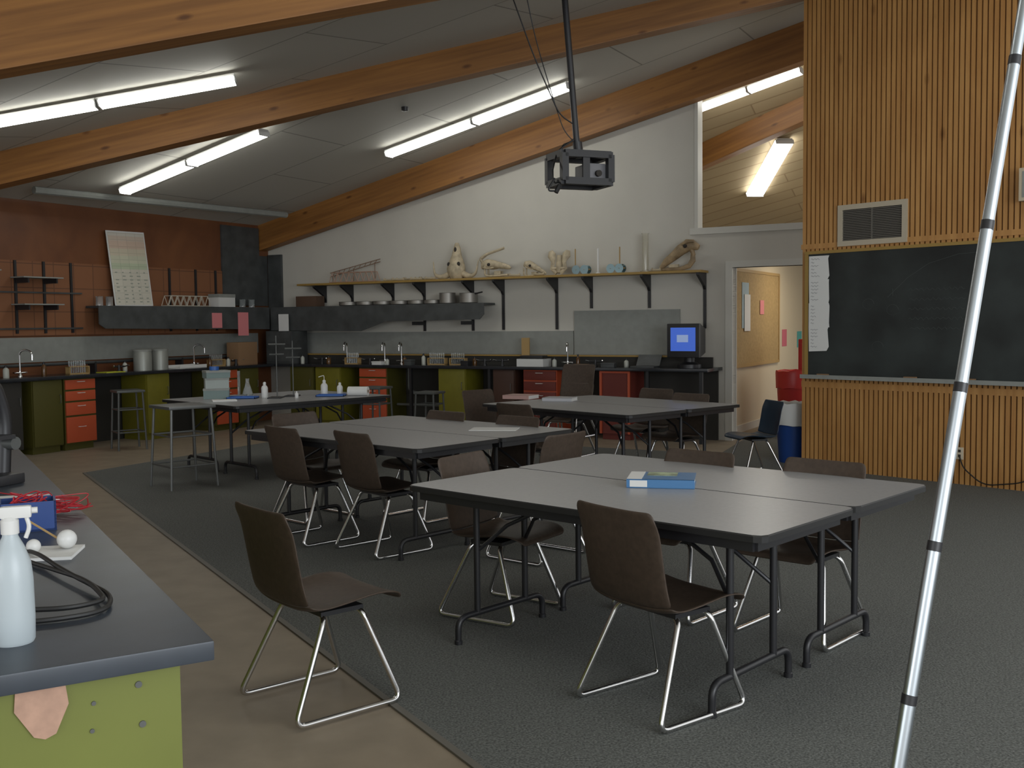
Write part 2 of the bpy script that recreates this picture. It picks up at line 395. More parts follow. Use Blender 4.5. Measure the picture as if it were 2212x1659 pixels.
# ------------------------------------------------------------------ counters
def f_t1(bm): box(bm,0.0,7.5,-.60,-.005,.89,.93,bev=.004); 
o=root("lab_counter","long black lab worktop along the white wall","counter",RW(0,0),RR)
P("worktop",o,M_ctop,f_t1)
P("knee_shade_panel",o,M_knee,lambda bm:box(bm,.6,7.45,-.05,-.01,0,.89),smooth=False)  # added dark sheet: knee-space shade put into its colour
for x in (3.1,4.4,5.75,6.7,7.4): P("leg",o,M_black,lambda bm:box(bm,x-.02,x+.02,-.56,-.52,0,.89),smooth=False)
P("pipe_rail",o,M_shelf,lambda bm:box(bm,.7,6.95,-.14,-.06,1.055,1.075),smooth=False,label="yellowish rail above the backsplash ledge")
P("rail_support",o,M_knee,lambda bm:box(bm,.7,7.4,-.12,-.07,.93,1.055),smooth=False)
P("drain_pipe",o,M_steel,lambda bm:tube(bm,fillet([(2.9,-.3,.89),(2.9,-.3,.55),(3.05,-.2,.5),(3.05,-.08,.5)],.06,4),.02,8))
P("drain_pipe",o,M_steel,lambda bm:tube(bm,fillet([(5.7,-.3,.89),(5.7,-.3,.5),(5.85,-.2,.45),(5.85,-.08,.45)],.06,4),.02,8))
P("lower_rail",o,M_steel,lambda bm:box(bm,2.75,3.5,-.40,-.36,.34,.37),smooth=False)
P("lower_rail",o,M_steel,lambda bm:box(bm,6.5,7.4,-.40,-.36,.42,.45),smooth=False)
o=root("lab_counter","long black lab worktop along the brown wall","counter",RW(0,0),BR)
P("worktop",o,M_ctop,lambda bm:box(bm,-7.2,-.605,-.62,-.005,.89,.93,bev=.004))
P("knee_shade_panel",o,M_knee,lambda bm:box(bm,-7.2,-.7,-.05,-.01,0,.89),smooth=False)  # same added sheet here, under-counter shade given by dark colour
P("pipe_rail",o,M_dgrey,lambda bm:tube(bm,[(-7.2,-.12,1.06),(-.7,-.12,1.06)],.02,8))
for x in (-6.5,-5,-3.5,-2,-1): P("rail_support",o,M_black,lambda bm:box(bm,x-.015,x+.015,-.14,-.005,.93,1.07),smooth=False)
single("backsplash_panel","pale grey backsplash panel behind the long counter","wall panel",M_grey,lambda bm:box(bm,.7,5.42,-.02,-.002,1.08,1.40),RW(0,0),RR,smooth=False)
single("backsplash_panel","taller pale grey panel beside the monitor","wall panel",M_grey,lambda bm:box(bm,5.44,6.94,-.03,-.002,1.08,1.67),RW(0,0),RR,smooth=False)
single("backsplash_panel","pale grey-green backsplash on the brown wall","wall panel",M_grey,lambda bm:box(bm,-7,-.3,-.02,-.002,1.09,1.40),RW(0,0),BR,smooth=False)
def cabinet(xc,w,kind,body,front,rz,off,label):
    if rz==RR: loc=RW(xc,-.55)
    else: loc=RW(.57,-xc)
    o=root("base_cabinet",label,"cabinet",loc,rz,group="painted lab base cabinets")
    P("body",o,body,lambda bm:(box(bm,-w/2,w/2,.02,.49,.08,.885),box(bm,-w/2+.02,w/2-.02,.06,.48,0,.09)),smooth=False)
    if kind=="drawers":
        zs=[(.095,.42),(.435,.60),(.615,.74),(.755,.88)]
        for a,b in zs:
            d=P("drawer",o,front,lambda bm:box(bm,-w/2+.012,w/2-.012,0,.02,a,b-.008,bev=.003))
            P("handle",d,M_white,lambda bm:tube(bm,fillet([(-.05,.002,(a+b)/2+.03),(-.05,-.025,(a+b)/2+.03),(.05,-.025,(a+b)/2+.03),(.05,.002,(a+b)/2+.03)],.01,3),.004,6))
    elif kind=="frame":
        P("shelf_frame",o,front,lambda bm:(box(bm,-w/2,w/2,0,.02,.86,.885),box(bm,-w/2,-w/2+.03,0,.02,.08,.86),box(bm,w/2-.03,w/2,0,.02,.08,.86),box(bm,-w/2,w/2,0,.02,.5,.53)),smooth=False)
    else:
        d=P("door",o,front,lambda bm:box(bm,-w/2+.01,w/2-.01,0,.02,.095,.875,bev=.003))
        P("handle",d,M_steel,lambda bm:tube(bm,fillet([(w/2-.05,.002,.60),(w/2-.05,-.025,.60),(w/2-.05,-.025,.70),(w/2-.05,.002,.70)],.01,3),.004,6))
M_dbrown=mat("dark_brown_paint",(.06,.028,.018),.5)
for xc,w,k,b,fr,l in ((1.1,.46,"door",M_oliveD,M_oliveD,"dark olive cabinet under the long counter"),(1.6,.48,"door",M_olive,M_olive,"olive yellow cabinet under the long counter"),
   (2.43,.5,"drawers",M_oliveD,M_red,"orange-red drawer cabinet under the long counter"),(3.79,.45,"door",M_olive,M_olive,"olive yellow cabinet under the long counter"),
   (4.62,.34,"door",M_dbrown,M_dbrown,"dark brown cabinet under the long counter"),
   (5.17,.5,"drawers",M_red,M_dred,"dark red drawers in an orange frame"),(6.25,.42,"frame",M_dred,M_red,"orange-red framed shelf cabinet under the counter")):
    cabinet(xc,w,k,b,fr,RR,0,l)
for xc,w,k,b,fr,l in ((4.56,.42,"door",M_oliveD,M_oliveD,"dark olive cabinet under the brown wall counter"),(4.09,.46,"drawers",M_oliveD,M_red,"orange drawer cabinet beside an open knee space"),
   (2.85,.4,"door",M_olive,M_olive,"olive cabinet beside a metal stool"),(1.56,.44,"drawers",M_oliveD,M_red,"orange-red drawer cabinet near the room corner"),(1.1,.4,"door",M_oliveD,M_oliveD,"dark olive cabinet in the room corner"),(5.3,.8,"door",M_knee,M_knee,"black cabinet at the end of the counter")):
    cabinet(xc,w,k,b,fr,BR,0,l)
# ------------------------------------------------------------------ wall shelf with brackets
SH=2.15
o=root("wall_shelf","long yellow-edged shelf on black brackets carrying skulls and bones","shelf",RW(0,0),RR)
P("board",o,M_shelf,lambda bm:box(bm,.85,7.32,-.32,-.02,SH-.03,SH,bev=.003))
for x,zb in ((1.16,1.86),(1.68,1.86),(2.44,1.86),(3.0,1.41),(3.83,1.41),(4.33,1.42),(5.17,1.42),(5.69,1.70),(6.52,1.69),(7.27,1.42)):
    def br(bm):
        box(bm,x-.018,x+.018,-.022,-.001,zb,SH-.03)
        a=[(-.02,SH-.03),(-.30,SH-.03),(-.30,SH-.06),(-.06,SH-.19),(-.02,SH-.24)]
        vs=[bm.verts.new((x-.018,y,z)) for y,z in a]; v2=[bm.verts.new((x+.018,y,z)) for y,z in a]
        bm.faces.new(vs); bm.faces.new(v2[::-1])
        for i in range(5): bm.faces.new((vs[i],v2[i],v2[(i+1)%5],vs[(i+1)%5]))
    P("bracket",o,M_black,br,smooth=False)
o=root("utility_shelf","dark grey metal shelf with deep fascia holding pans","shelf",RW(0,0),RR)
P("board",o,M_dgrey,lambda bm:box(bm,.36,4.2,-.36,-.024,1.77,1.80),smooth=False)
P("fascia",o,M_dgrey,lambda bm:(prism(bm,[(.36,1.44),(2.1,1.42),(2.55,1.56),(4.15,1.57),(4.22,1.64),(4.22,1.80),(.36,1.80)],-.375,-.36)),smooth=False)
for x in (3.0,3.83): P("bracket",o,M_black,lambda bm:box(bm,x-.012,x+.012,-.33,-.026,1.50,1.55),smooth=False)
o=root("utility_shelf","dark grey metal shelf with deep fascia under the poster","shelf",RW(0,0),BR)
P("board",o,M_dgrey,lambda bm:box(bm,-3.55,-.40,-.34,-.045,1.77,1.80),smooth=False)
P("fascia",o,M_dgrey,lambda bm:(prism(bm,[(-3.6,1.56),(-3.5,1.50),(-.40,1.46),(-.40,1.80),(-3.6,1.80)],-.355,-.34)),smooth=False)
single("corner_panel","dark grey corner panel beside the brown wall","panel",M_dgrey,lambda bm:(box(bm,-1.05,-.24,-.03,-.002,1.83,3.05),box(bm,-.24,-.06,-.03,-.002,1.83,2.62)),RW(0,0),BR,smooth=False)
single("corner_panel","narrow dark corner post at the end of the white wall","panel",M_dgrey,lambda bm:(box(bm,.03,.30,-.05,-.002,.95,2.64),),RW(0,0),RR,smooth=False)
single("pegboard","orange-brown pegboard panel on the brown wall","pegboard",M_peg,lambda bm:box(bm,-.0,6.,-.02,-.002,0,.93),RW(0,-7.0,1.42),rot=(0,0,BR),smooth=False)
o=root("shelf_standards","black slotted shelf standards with brackets on pegboard","shelf rails",RW(0,0),BR)
for x in (-5.4,-4.95,-4.55,-4.15,-3.75,-2.1,-1.6,-1.2): P("rail",o,M_black,lambda bm:box(bm,x-.016,x+.016,-.04,-.02,1.45,2.35),smooth=False)
P("crossrail",o,M_dgrey,lambda bm:box(bm,-5.8,-3.6,-.045,-.02,1.95,1.97),smooth=False)
P("crossrail",o,M_dgrey,lambda bm:box(bm,-5.8,-3.6,-.045,-.02,1.50,1.52),smooth=False)
for a,z in ((4.35,2.13),(4.35,1.80),(5.2,2.2)):
    oo=root("small_shelf","small grey metal wall shelf on brackets","shelf",RW(0,0),BR,group="small metal wall shelves")
    P("board",oo,M_grey,lambda bm:box(bm,-a-.28,-a+.28,-.30,-.046,z,z+.015),smooth=False)
    for s in (-.2,.2): P("bracket",oo,M_black,lambda bm:box(bm,-a+s-.01,-a+s+.01,-.28,-.046,z-.06,z),smooth=False)
# poster
def poster_mat():
    m=bpy.data.materials.new("poster_print"); m.use_nodes=True; nt=m.node_tree; b=nt.nodes["Principled BSDF"]; b.inputs["Roughness"].default_value=.5
    tc=nt.nodes.new("ShaderNodeTexCoord"); sx=nt.nodes.new("ShaderNodeSeparateXYZ"); nt.links.new(tc.outputs["Object"],sx.inputs[0])
    cr=nt.nodes.new("ShaderNodeValToRGB"); cr.color_ramp.interpolation='CONSTANT'; els=cr.color_ramp.elements
    els[0].position=0; els[0].color=(.60,.57,.48,1); els[1].position=.50; els[1].color=(.48,.54,.38,1)
    for pz,c in ((.58,(.57,.57,.43,1)),(.68,(.60,.54,.41,1)),(.78,(.60,.46,.36,1)),(.88,(.60,.50,.41,1)),(.95,(.62,.59,.52,1))):
        e=els.new(pz); e.color=c
    nt.links.new(sx.outputs[2],cr.inputs[0])
    mp=nt.nodes.new("ShaderNodeMapping"); mp.inputs["Rotation"].default_value=(rad(90),0,0); nt.links.new(tc.outputs["Object"],mp.inputs[0])
    br=nt.nodes.new("ShaderNodeTexBrick"); br.offset=0; br.inputs["Scale"].default_value=1; br.inputs["Brick Width"].default_value=.15; br.inputs["Row Height"].default_value=.09; br.inputs["Mortar Size"].default_value=.005
    br.inputs["Color1"].default_value=(1,1,1,1); br.inputs["Color2"].default_value=(.9,.9,.9,1); br.inputs["Mortar"].default_value=(.75,.76,.75,1); nt.links.new(mp.outputs[0],br.inputs[0])
    mx=nt.nodes.new("ShaderNodeMix"); mx.data_type='RGBA'; mx.blend_type='MULTIPLY'; mx.inputs[0].default_value=.8
    nt.links.new(cr.outputs[0],mx.inputs[6]); nt.links.new(br.outputs[0],mx.inputs[7]); nt.links.new(mx.outputs[2],b.inputs["Base Color"]); return m
o=root("poster","tall colour-banded chart poster leaning on the dark shelf","poster",RW(.20,-2.88,1.802),rot=(rad(-7),rad(-1.0),BR))
P("backing",o,M_white,lambda bm:box(bm,-.32,.32,.003,.012,0,1.02),smooth=False)
P("print",o,poster_mat(),lambda bm:box(bm,-.30,.30,0,.003,.015,1.0),smooth=False)
def dots(bm):
    for i in range(9):
        for j in range(5):
            if random.random()<.8:
                x=-.26+j*.12; z=.05+i*.05; w_=random.uniform(.02,.06)
                box(bm,x,x+w_,-.003,.0,z,z+.012)
P("printed_rows",o,mat("poster_ink",(.26,.29,.24),.6),dots,smooth=False)
# ------------------------------------------------------------------ chalkboard, vent etc
o=root("chalkboard","large dark chalkboard with faint chalk marks and pale tray","chalkboard",SA,SW)
P("board",o,M_chalk,lambda bm:box(bm,.09,3.5,-.05,-.025,.96,2.17),smooth=False)
P("frame",o,M_shelf,lambda bm:(box(bm,.05,3.55,-.06,-.023,2.17,2.20),box(bm,.05,.09,-.055,-.023,.94,2.17)),smooth=False)
P("chalk_tray",o,M_grey,lambda bm:(box(bm,.05,3.5,-.13,-.03,.925,.945),box(bm,.05,3.5,-.135,-.125,.925,.965)),smooth=False)
def chalk(bm):
    for (x0,z0,x1,z1) in ((.95,1.72,1.35,2.02),(1.35,2.02,1.9,2.1),(1.0,1.73,1.0,1.80)):
        tube(bm,[(x0,-.051,z0),((x0+x1)/2,-.051,(z0+z1)/2+.03),(x1,-.051,z1)],.0016,4)
    for r_ in range(5):
        z=1.78-.09*r_; x=1.15+.05*random.random()
        pts=[]; 
        for k in range(34): pts.append((x+k*.016,-.051,z+.012*math.sin(k*1.9)+.008*random.random()))
        tube(bm,pts,.0012,3)
    for c in ((.75,1.66),(1.0,1.60),(.85,1.25)):
        tube(bm,[(c[0]+.06*math.cos(a*.5),-.051,c[1]+.05*math.sin(a*.5)) for a in range(12)],.0012,3)
P("chalk_writing",o,mat("chalk_dust",(.075,.085,.08),.9),chalk)
for s in (.28,1.2,1.75):
    oo=root("chalk_eraser","dark felt eraser lying on the chalk tray","eraser",SP(s,-.083,.946),SW,group="erasers on the chalk tray")
    P("felt",oo,M_dark,lambda bm:box(bm,-.06,.06,-.02,.02,0,.015),smooth=False); P("grip",oo,M_card,lambda bm:box(bm,-.06,.06,-.018,.018,.015,.028,bev=.003))
def f_sheets(i):
    z1=2.15-i*.235; 
    o=root("paper_list","white paper sheet with handwritten list taped to the chalkboard","paper",SP(.215,-.053,0),SW,group="handwritten sheets on the chalkboard")
    z0=z1-.25
    P("sheet",o,M_paper,lambda bm:prism(bm,[(-.115+.006*(i%2),z0),(.09+.015*(i%3),z0+.008),(.115,z0+.05),(.10+.01*(i%3),z1-.03),(.112,z1),(-.115,z1)],-.004-.001*i,-.002-.001*i),smooth=False)
    def wr(bm):
        z=z1-.03
        while z>z0+.03:
            n=random.randint(4,9); pts=[(-.09+k*.012,-.0065-.001*i,z+.007*math.sin(k*2.2)) for k in range(n)]
            tube(bm,pts,.0016,3); z-=.034
    P("handwriting",o,mat("grey_ink",(.22,.22,.24),.8),wr)
for i in range(4): f_sheets(i)
o=root("air_vent","white-framed return air vent grille with fine louvres","vent",SP(.77,-.022,2.43),SW)
P("frame",o,mat("vent_frame",(.46,.40,.30),.5),lambda bm:(box(bm,-.36,.36,-.025,0,.15,.20),box(bm,-.36,.36,-.025,0,-.20,-.15),box(bm,-.36,-.31,-.025,0,-.15,.15),box(bm,.31,.36,-.025,0,-.15,.15)),smooth=False)
P("louvres",o,mat("vent_metal",(.13,.12,.10),.5),lambda bm:([box(bm,-.31,.31,-.015,-.003,-.145+i*.0165,-.145+i*.0165+.008) for i in range(18)],box(bm,-.006,.006,-.018,-.003,-.15,.15)),smooth=False)
P("duct",o,M_dark,lambda bm:box(bm,-.31,.31,-.003,.0,-.15,.15),smooth=False)
o=root("wall_outlet","beige electrical outlet with a cord plugged in","outlet",SP(1.652,-.022,.29),SW)
P("plate",o,M_cream,lambda bm:box(bm,-.035,.035,-.01,0,-.055,.055,bev=.003))
for z in (-.022,.022): P("socket",o,M_dark,lambda bm:box(bm,-.012,.012,-.012,-.009,z-.012,z+.012),smooth=False)
P("cord",o,M_cable,lambda bm:tube(bm,fillet([(0,-.012,-.02),(.05,-.05,-.12),(.25,-.08,-.26),(.6,-.06,-.2),(.9,-.04,.05)],.1,5),.006,6))
o=root("wall_speaker","beige boxed speaker mounted on slatted wall","speaker",SP(2.33,-.022,2.62),SW)
P("body",o,M_cream,lambda bm:box(bm,-.15,.15,-.12,0,-.12,.16,bev=.01)); P("grille",o,M_grey,lambda bm:box(bm,-.12,.12,-.124,-.119,-.09,.13),smooth=False)
# ------------------------------------------------------------------ hall things
o=root("cork_board","tan cork board with wooden frame on the hall wall","bulletin board",RW(7.42,.3),rz=BR)
P("cork",o,M_cork,lambda bm:box(bm,0,2.64,-.02,-.001,.90,2.19),smooth=False)
P("frame",o,M_rack,lambda bm:(box(bm,-.02,2.66,-.03,-.001,2.17,2.21),box(bm,-.02,2.66,-.03,-.001,.88,.92),box(bm,2.63,2.67,-.03,-.001,.9,2.2)),smooth=False)
for i,(yy,z,w,h,m,l) in enumerate(((1.18,1.72,.32,.62,mat("pale_blue_paper",(.35,.45,.5),.8),"pale blue notice pinned on cork board"),(2.0,1.70,.2,.2,M_pink,"pink note pinned on cork board"),(3.35,1.24,.28,.26,mat("red_pink_paper",(.5,.12,.16),.8),"red paper note taped to hall wall"),(4.3,1.2,.3,.26,mat("teal_paper",(.08,.35,.33),.8),"teal paper note taped to hall wall"),(1.25,1.62,.28,.5,M_paper,"white notice pinned on cork board"))):
    off=-.024-.002*i if yy<3 else -.002
    single("paper_notice",l,"paper",m,lambda bm:box(bm,-w/2,w/2,off-.002,off,-h/2,h/2),RW(7.42,yy,z),BR,smooth=False,group="papers on the hall wall")
def f_bin(o,body,bag,h,r0,r1):
    P("body",o,body,lambda bm:lathe(bm,[(r0,0),(r0+.005,.02),(r1,h),(r1-.006,h),(r0-.006,.03),(.01,.03)],seg=20))
    def b(bm):
        prof=[(r1+.008,h-.22),(r1+.016,h-.02),(r1+.008,h+.012),(r1-.02,h+.005),(r1-.05,h-.15),(.02,h-.2)]
        lathe(bm,prof,seg=20)
        for v in bm.verts: v.co.z+=random.uniform(-.012,.012); v.co.x*=random.uniform(.97,1.03)
    P("bag",o,bag,b)
o=root("trash_bin","blue recycling bin with white bag beside the slatted wall","bin",(2.99,11.02,.008)); f_bin(o,mat("bin_blue",(.01,.05,.22),.45),M_white,.62,.15,.195)
o=root("trash_bin","red bin lined with a red bag in the hall","bin",(3.80,13.95,.008)); f_bin(o,mat("red_plastic",(.5,.02,.02),.4),mat("red_bag",(.55,.03,.03),.35),.82,.2,.25)
o=root("red_cabinet","tall bright red box in the hall","cabinet",(4.24,14.5,.008),RR)
P("body",o,MATS["red_plastic"],lambda bm:box(bm,-.2,.2,-.2,.2,0,1.24,bev=.01)); P("door",o,MATS["red_plastic"],lambda bm:box(bm,-.18,.18,-.215,-.2,.05,1.18,bev=.004))
# ------------------------------------------------------------------ projector
PX=(.57,8.6,2.755)
o=root("ceiling_projector","black caged ceiling projector hanging on a long black pole","projector",PX,rad(22),scale=.87)
def cage(bm):
    a,b,h=.235,.17,.125
    X=[-a,a];Y=[-b,b];Z=[-h,h];t=.032
    for y in Y:
        for z in Z: box(bm,-a,a,y-t,y+t,z-t,z+t)
        for x in X: box(bm,x-t,x+t,y-t,y+t,-h,h)
    for x in X:
        for z in Z: box(bm,x-t,x+t,-b,b,z-t,z+t)
    box(bm,-a,a,-b,b,h-.004,h+.004); box(bm,-a,a,-b,b,-h-.004,-h+.004); box(bm,-.05,.02,-b-.015,-b+.01,-h,h)
P("cage",o,M_black,cage,smooth=False)
P("projector_body",o,mat("projector_grey",(.15,.15,.16),.4),lambda bm:box(bm,.02,.205,-.14,.14,-.10,.05,bev=.012))
P("lens",o,M_dark,lambda bm:tube(bm,[(.12,-.13,-.045),(.12,-.175,-.045)],.03,14))
P("mount_pole",o,M_black,lambda bm:(tube(bm,[(-.0,0,.11),(-.03,0,.30),(-.17,.0,1.95)],.030,12),tube(bm,[(0,0,.11),(-.02,0,.26)],.045,12)))
def cabs(bm):
    tube(bm,fillet([(-.03,0,.30),(-.25,-.05,.16),(-.33,-.1,-.06),(-.30,-.1,-.16),(-.24,-.1,-.1),(-.20,-.1,.05)],.08,6),.008,6)
    tube(bm,fillet([(-.30,-.1,-.1),(-.38,-.1,-.22),(-.24,-.1,-.21),(-.27,-.1,-.11)],.05,5),.009,6)
    tube(bm,fillet([(-.05,0,.42),(-.2,0,.5),(-.45,0,1.0),(-.85,0,2.0)],.2,6),.007,6)
    tube(bm,fillet([(-.03,0,.24),(-.15,.02,.36),(-.3,0,.75),(-.42,.05,1.2),(-.60,0,1.9)],.2,6),.005,6)
    tube(bm,fillet([(-.03,0,.28),(-.19,.0,.22),(-.15,0,.12),(-.1,-.05,.14)],.05,6),.007,6)
    tube(bm,[(-.25,-.1,-.16),(-.29,-.1,-.23)],.022,8)
P("cable",o,M_cable,cabs)
# ------------------------------------------------------------------ telescoping pole
o=root("telescoping_pole","tall leaning silver telescoping pole with black bands","pole",(.762,2.24,.008))
def pp(z): return (.203*z,.118*z,z)
zz=[0,.645,.987,1.347,1.722,2.110,2.75]
for i in range(6):
    rr=.0168-.0008*i
    P("section",o,M_alu,lambda bm:tube(bm,[pp(zz[i]),pp(zz[i+1])],rr,16))
    if i: P("band",o,M_black,lambda bm:tube(bm,[pp(zz[i]-.011),pp(zz[i]+.011)],.0182-.0008*i,16))
# ------------------------------------------------------------------ near counter
NR=math.atan2(.507,.862)
KL=(-.56,1.91,0)
o=root("island_counter","dark slate worktop island on a lime green cabinet","counter",KL,NR)
P("worktop",o,M_ctop2,lambda bm:box(bm,-1.5,0,0,4.3,.893,.93,bev=.004))
P("body",o,M_green,lambda bm:box(bm,-1.45,-.055,.04,4.2,0,.893),smooth=False)
for q,z in ((.13,.860),(.125,.785),(.208,.840),(.212,.79)):
    P("bolt",o,M_steel,lambda bm:tube(bm,[(-q,.04,z),(-q,.037,z)],.0062 if q<.2 else .004,14))
single("name_plaque","pale peach shield-shaped plaque on the green cabinet end","plaque",mat("peach_plaque",(.42,.255,.18),.6,noise=.15,scale=30),
  lambda bm:prism(bm,[(-.335,.888),(-.255,.890),(-.250,.85),(-.272,.80),(-.290,.793),(-.308,.800),(-.338,.85)],.034,.0395),KL,NR,smooth=False)
o=root("spray_bottle","translucent white spray bottle with trigger head","bottle",(-.935,1.915,.93),rad(20))
P("body",o,mat("translucent_white",(.56,.63,.66),.35,trans=.25),lambda bm:lathe(bm,[(.034,0),(.037,.006),(.038,.05),(.037,.12),(.034,.15),(.024,.18),(.014,.20),(.013,.215)],seg=24))
P("trigger_head",o,M_white,lambda bm:(lathe(bm,[(.016,.205),(.016,.23),(.011,.236)],seg=16),box(bm,-.016,.038,-.009,.009,.233,.256,bev=.006),tube(bm,fillet([(.028,0,.236),(.034,0,.215),(.026,0,.195)],.01,4),.004,8),tube(bm,[(.038,0,.246),(.048,0,.246)],.006,10)))
o=root("parts_box","blue plastic parts box full of red wires","box",(-1.42,3.02,.93),rad(25))
def bx(bm):
    box(bm,-.075,.075,-.06,-.054,0,.085); box(bm,-.075,.075,.054,.06,0,.085); box(bm,-.075,-.069,-.06,.06,0,.085); box(bm,.069,.075,-.06,.06,0,.085); box(bm,-.075,.075,-.06,.06,0,.006)
P("body",o,mat("deep_blue_plastic",(.015,.05,.20),.4),bx,smooth=False)
def wires(bm,n,s,R_):
    for i in range(n):
        p_=[Vector((random.uniform(-s,s),random.uniform(-s*.7,s*.7),random.uniform(.04,R_))) for _ in range(5)]
        tube(bm,fillet(p_,.06,5),.0018,5)
P("wire_bundle",o,mat("red_wire",(.42,.02,.03),.4),lambda bm:wires(bm,10,.065,.12))
single("wire_tangle","tangle of red test leads beside the blue box","wires",MATS["red_wire"],lambda bm:[tube(bm,fillet([Vector((random.uniform(-.17,.19),random.uniform(-.12,.12),random.uniform(.003,.06))) for _ in range(5)],.07,5),.0018,5) for _ in range(14)],(-1.50,3.24,.93))
single("paper_pad","white notepad lying on the dark worktop","paper",M_paper,lambda bm:(box(bm,-.10,.10,-.075,.075,0,.008)),(-1.23,2.66,.93),rad(10),smooth=False)
single("paper_pad","crumpled white paper behind the blue box","paper",M_paper,lambda bm:(box(bm,-.09,.09,-.07,.07,0,.005,M=Matrix.Rotation(.05,4,'Y'))),(-1.66,3.52,.935),rad(40),smooth=False)
o=root("foam_ball_stick","white foam ball on a wooden stick","craft item",(-1.17,2.70,.938))
P("ball",o,M_white,lambda bm:ball(bm,(0,0,.025),.025,sub=3)); P("stick",o,M_rack,lambda bm:tube(bm,[(-.02,0,.025),(-.13,.05,.07)],.003,6))
o=root("foam_ball","small white foam ball on the pad","craft item",(-1.235,2.65,.938)); P("ball",o,M_white,lambda bm:ball(bm,(0,0,.018),.018,sub=3))
def cab(bm):
    pts=[(-1.36,2.75,.0),(-1.22,2.62,.02),(-1.05,2.40,.02),(-.86,2.2,.012),(-.83,2.09,.008),(-.93,2.02,.008),(-1.15,2.0,.008),(-1.3,2.1,.008)]
    tube(bm,fillet(pts,.12,6),.0055,8)
    pts=[(-1.3,2.2,.02),(-1.1,2.05,.02),(-.9,2.08,.018),(-.85,2.14,.018),(-.95,2.3,.02),(-1.2,2.55,.008)]
    tube(bm,fillet(pts,.1,6),.0055,8)
single("power_cable","black cable looped on the dark worktop","cable",M_cable,cab,(0,0,.93))
o=root("microscope","black laboratory microscope at the edge of the worktop","microscope",(-1.975,3.86,.93),rad(-20))
P("base",o,M_black,lambda bm:(box(bm,-.09,.09,-.11,.11,0,.04,bev=.01)))
P("stage",o,M_black,lambda bm:box(bm,-.07,.07,-.05,.09,.17,.185))
P("arm",o,M_black,lambda bm:tube(bm,fillet([(0,.09,.03),(0,.11,.25),(0,.06,.38),(0,-.02,.38)],.08,6),.028,12))
P("eyepiece",o,M_black,lambda bm:tube(bm,[(0,-.02,.36),(0,.04,.52)],.022,12))
P("objective",o,M_chrome,lambda bm:(tube(bm,[(0,-.02,.38),(0,-.02,.23)],.014,10),lathe(bm,[(.035,.30),(.04,.33),(.03,.36)],(0,-.02,0),14)))
P("focus_knob",o,M_steel,lambda bm:tube(bm,[(-.06,.1,.15),(.06,.1,.15)],.025,14))
# ------------------------------------------------------------------ books / papers on tables
def book(x,y,z,rz,w,d,h,cm,label):
    o=root("textbook",label,"book",(x,y,z),rz)
    P("pages",o,M_paper,lambda bm:box(bm,-w/2+.004,w/2-.006,-d/2+.006,d/2-.006,.003,h-.003),smooth=False)
    P("cover",o,cm,lambda bm:(box(bm,-w/2,w/2,-d/2,d/2,0,.003),box(bm,-w/2,w/2,-d/2,d/2,h-.003,h),box(bm,-w/2,w/2,-d/2,-d/2+.004,0,h)),smooth=False)
    return o
o=book(.70,4.86,.749,rad(-12),.31,.24,.042,mat("book_blue",(.07,.19,.38),.3),"thick light blue textbook with pictured cover on the front table")
P("cover_picture",o,mat("cover_art",(.30,.36,.22),.3,noise=.7,scale=16),lambda bm:box(bm,-.07,.07,-.0,.11,.042,.0428),smooth=False)
P("cover_band",o,M_paper,lambda bm:box(bm,-.154,-.085,-.118,.118,.042,.0429),smooth=False)
P("spine_title",o,M_paper,lambda bm:(box(bm,-.14,-.06,-.1208,-.1199,.006,.036),),smooth=False)
book(.09,10.53,.749,rad(-30),.30,.23,.04,mat("book_pink",(.45,.28,.25),.5),"pink-white textbook lying on the back table")
book(.47,10.18,.749,rad(-20),.30,.22,.035,mat("book_pale",(.42,.42,.44),.5),"pale grey textbook lying on the back table")
single("paper_sheet","white paper sheet lying on the middle table","paper",M_paper,lambda bm:box(bm,-.17,.17,-.11,.11,0,.003),(-.13,7.5,.7495),rad(-8),smooth=False)
# ------------------------------------------------------------------ stools / stand
def stool(x,y,h,w,rz,label,m=M_steel):
    o=root("metal_stool",label,"stool",(x,y,.0),rz,group="metal lab stools")
    P("seat",o,m,lambda bm:box(bm,-w/2,w/2,-w/2,w/2,h-.03,h,bev=.01))
    for sx in (-1,1):
        for sy in (-1,1):
            P("leg",o,m,lambda bm:tube(bm,[(sx*w*.42,sy*w*.42,h-.03),(sx*w*.5,sy*w*.5,0)],.013,8))
    for z in (.22,.5):
        def rg(bm):
            q=w*(.42+.08*(h-z)/h)
            tube(bm,[(-q,-q,z),(q,-q,z),(q,q,z),(-q,q,z)],.009,6,closed=True)
        P("footrest",o,m,rg)
stool(-4.78,12.92,.74,.34,rad(35),"grey metal lab stool beside the olive cabinet")
stool(-1.75,13.35,.72,.32,rad(-25),"grey metal lab stool by the long counter")
stool(-1.05,13.2,.66,.30,rad(-25),"grey metal lab stool by the long counter")
stool(-3.12,9.82,.78,.46,rad(42),"square grey metal stand in front of lab table",mat("light_steel",(.15,.155,.15),.4,.5))
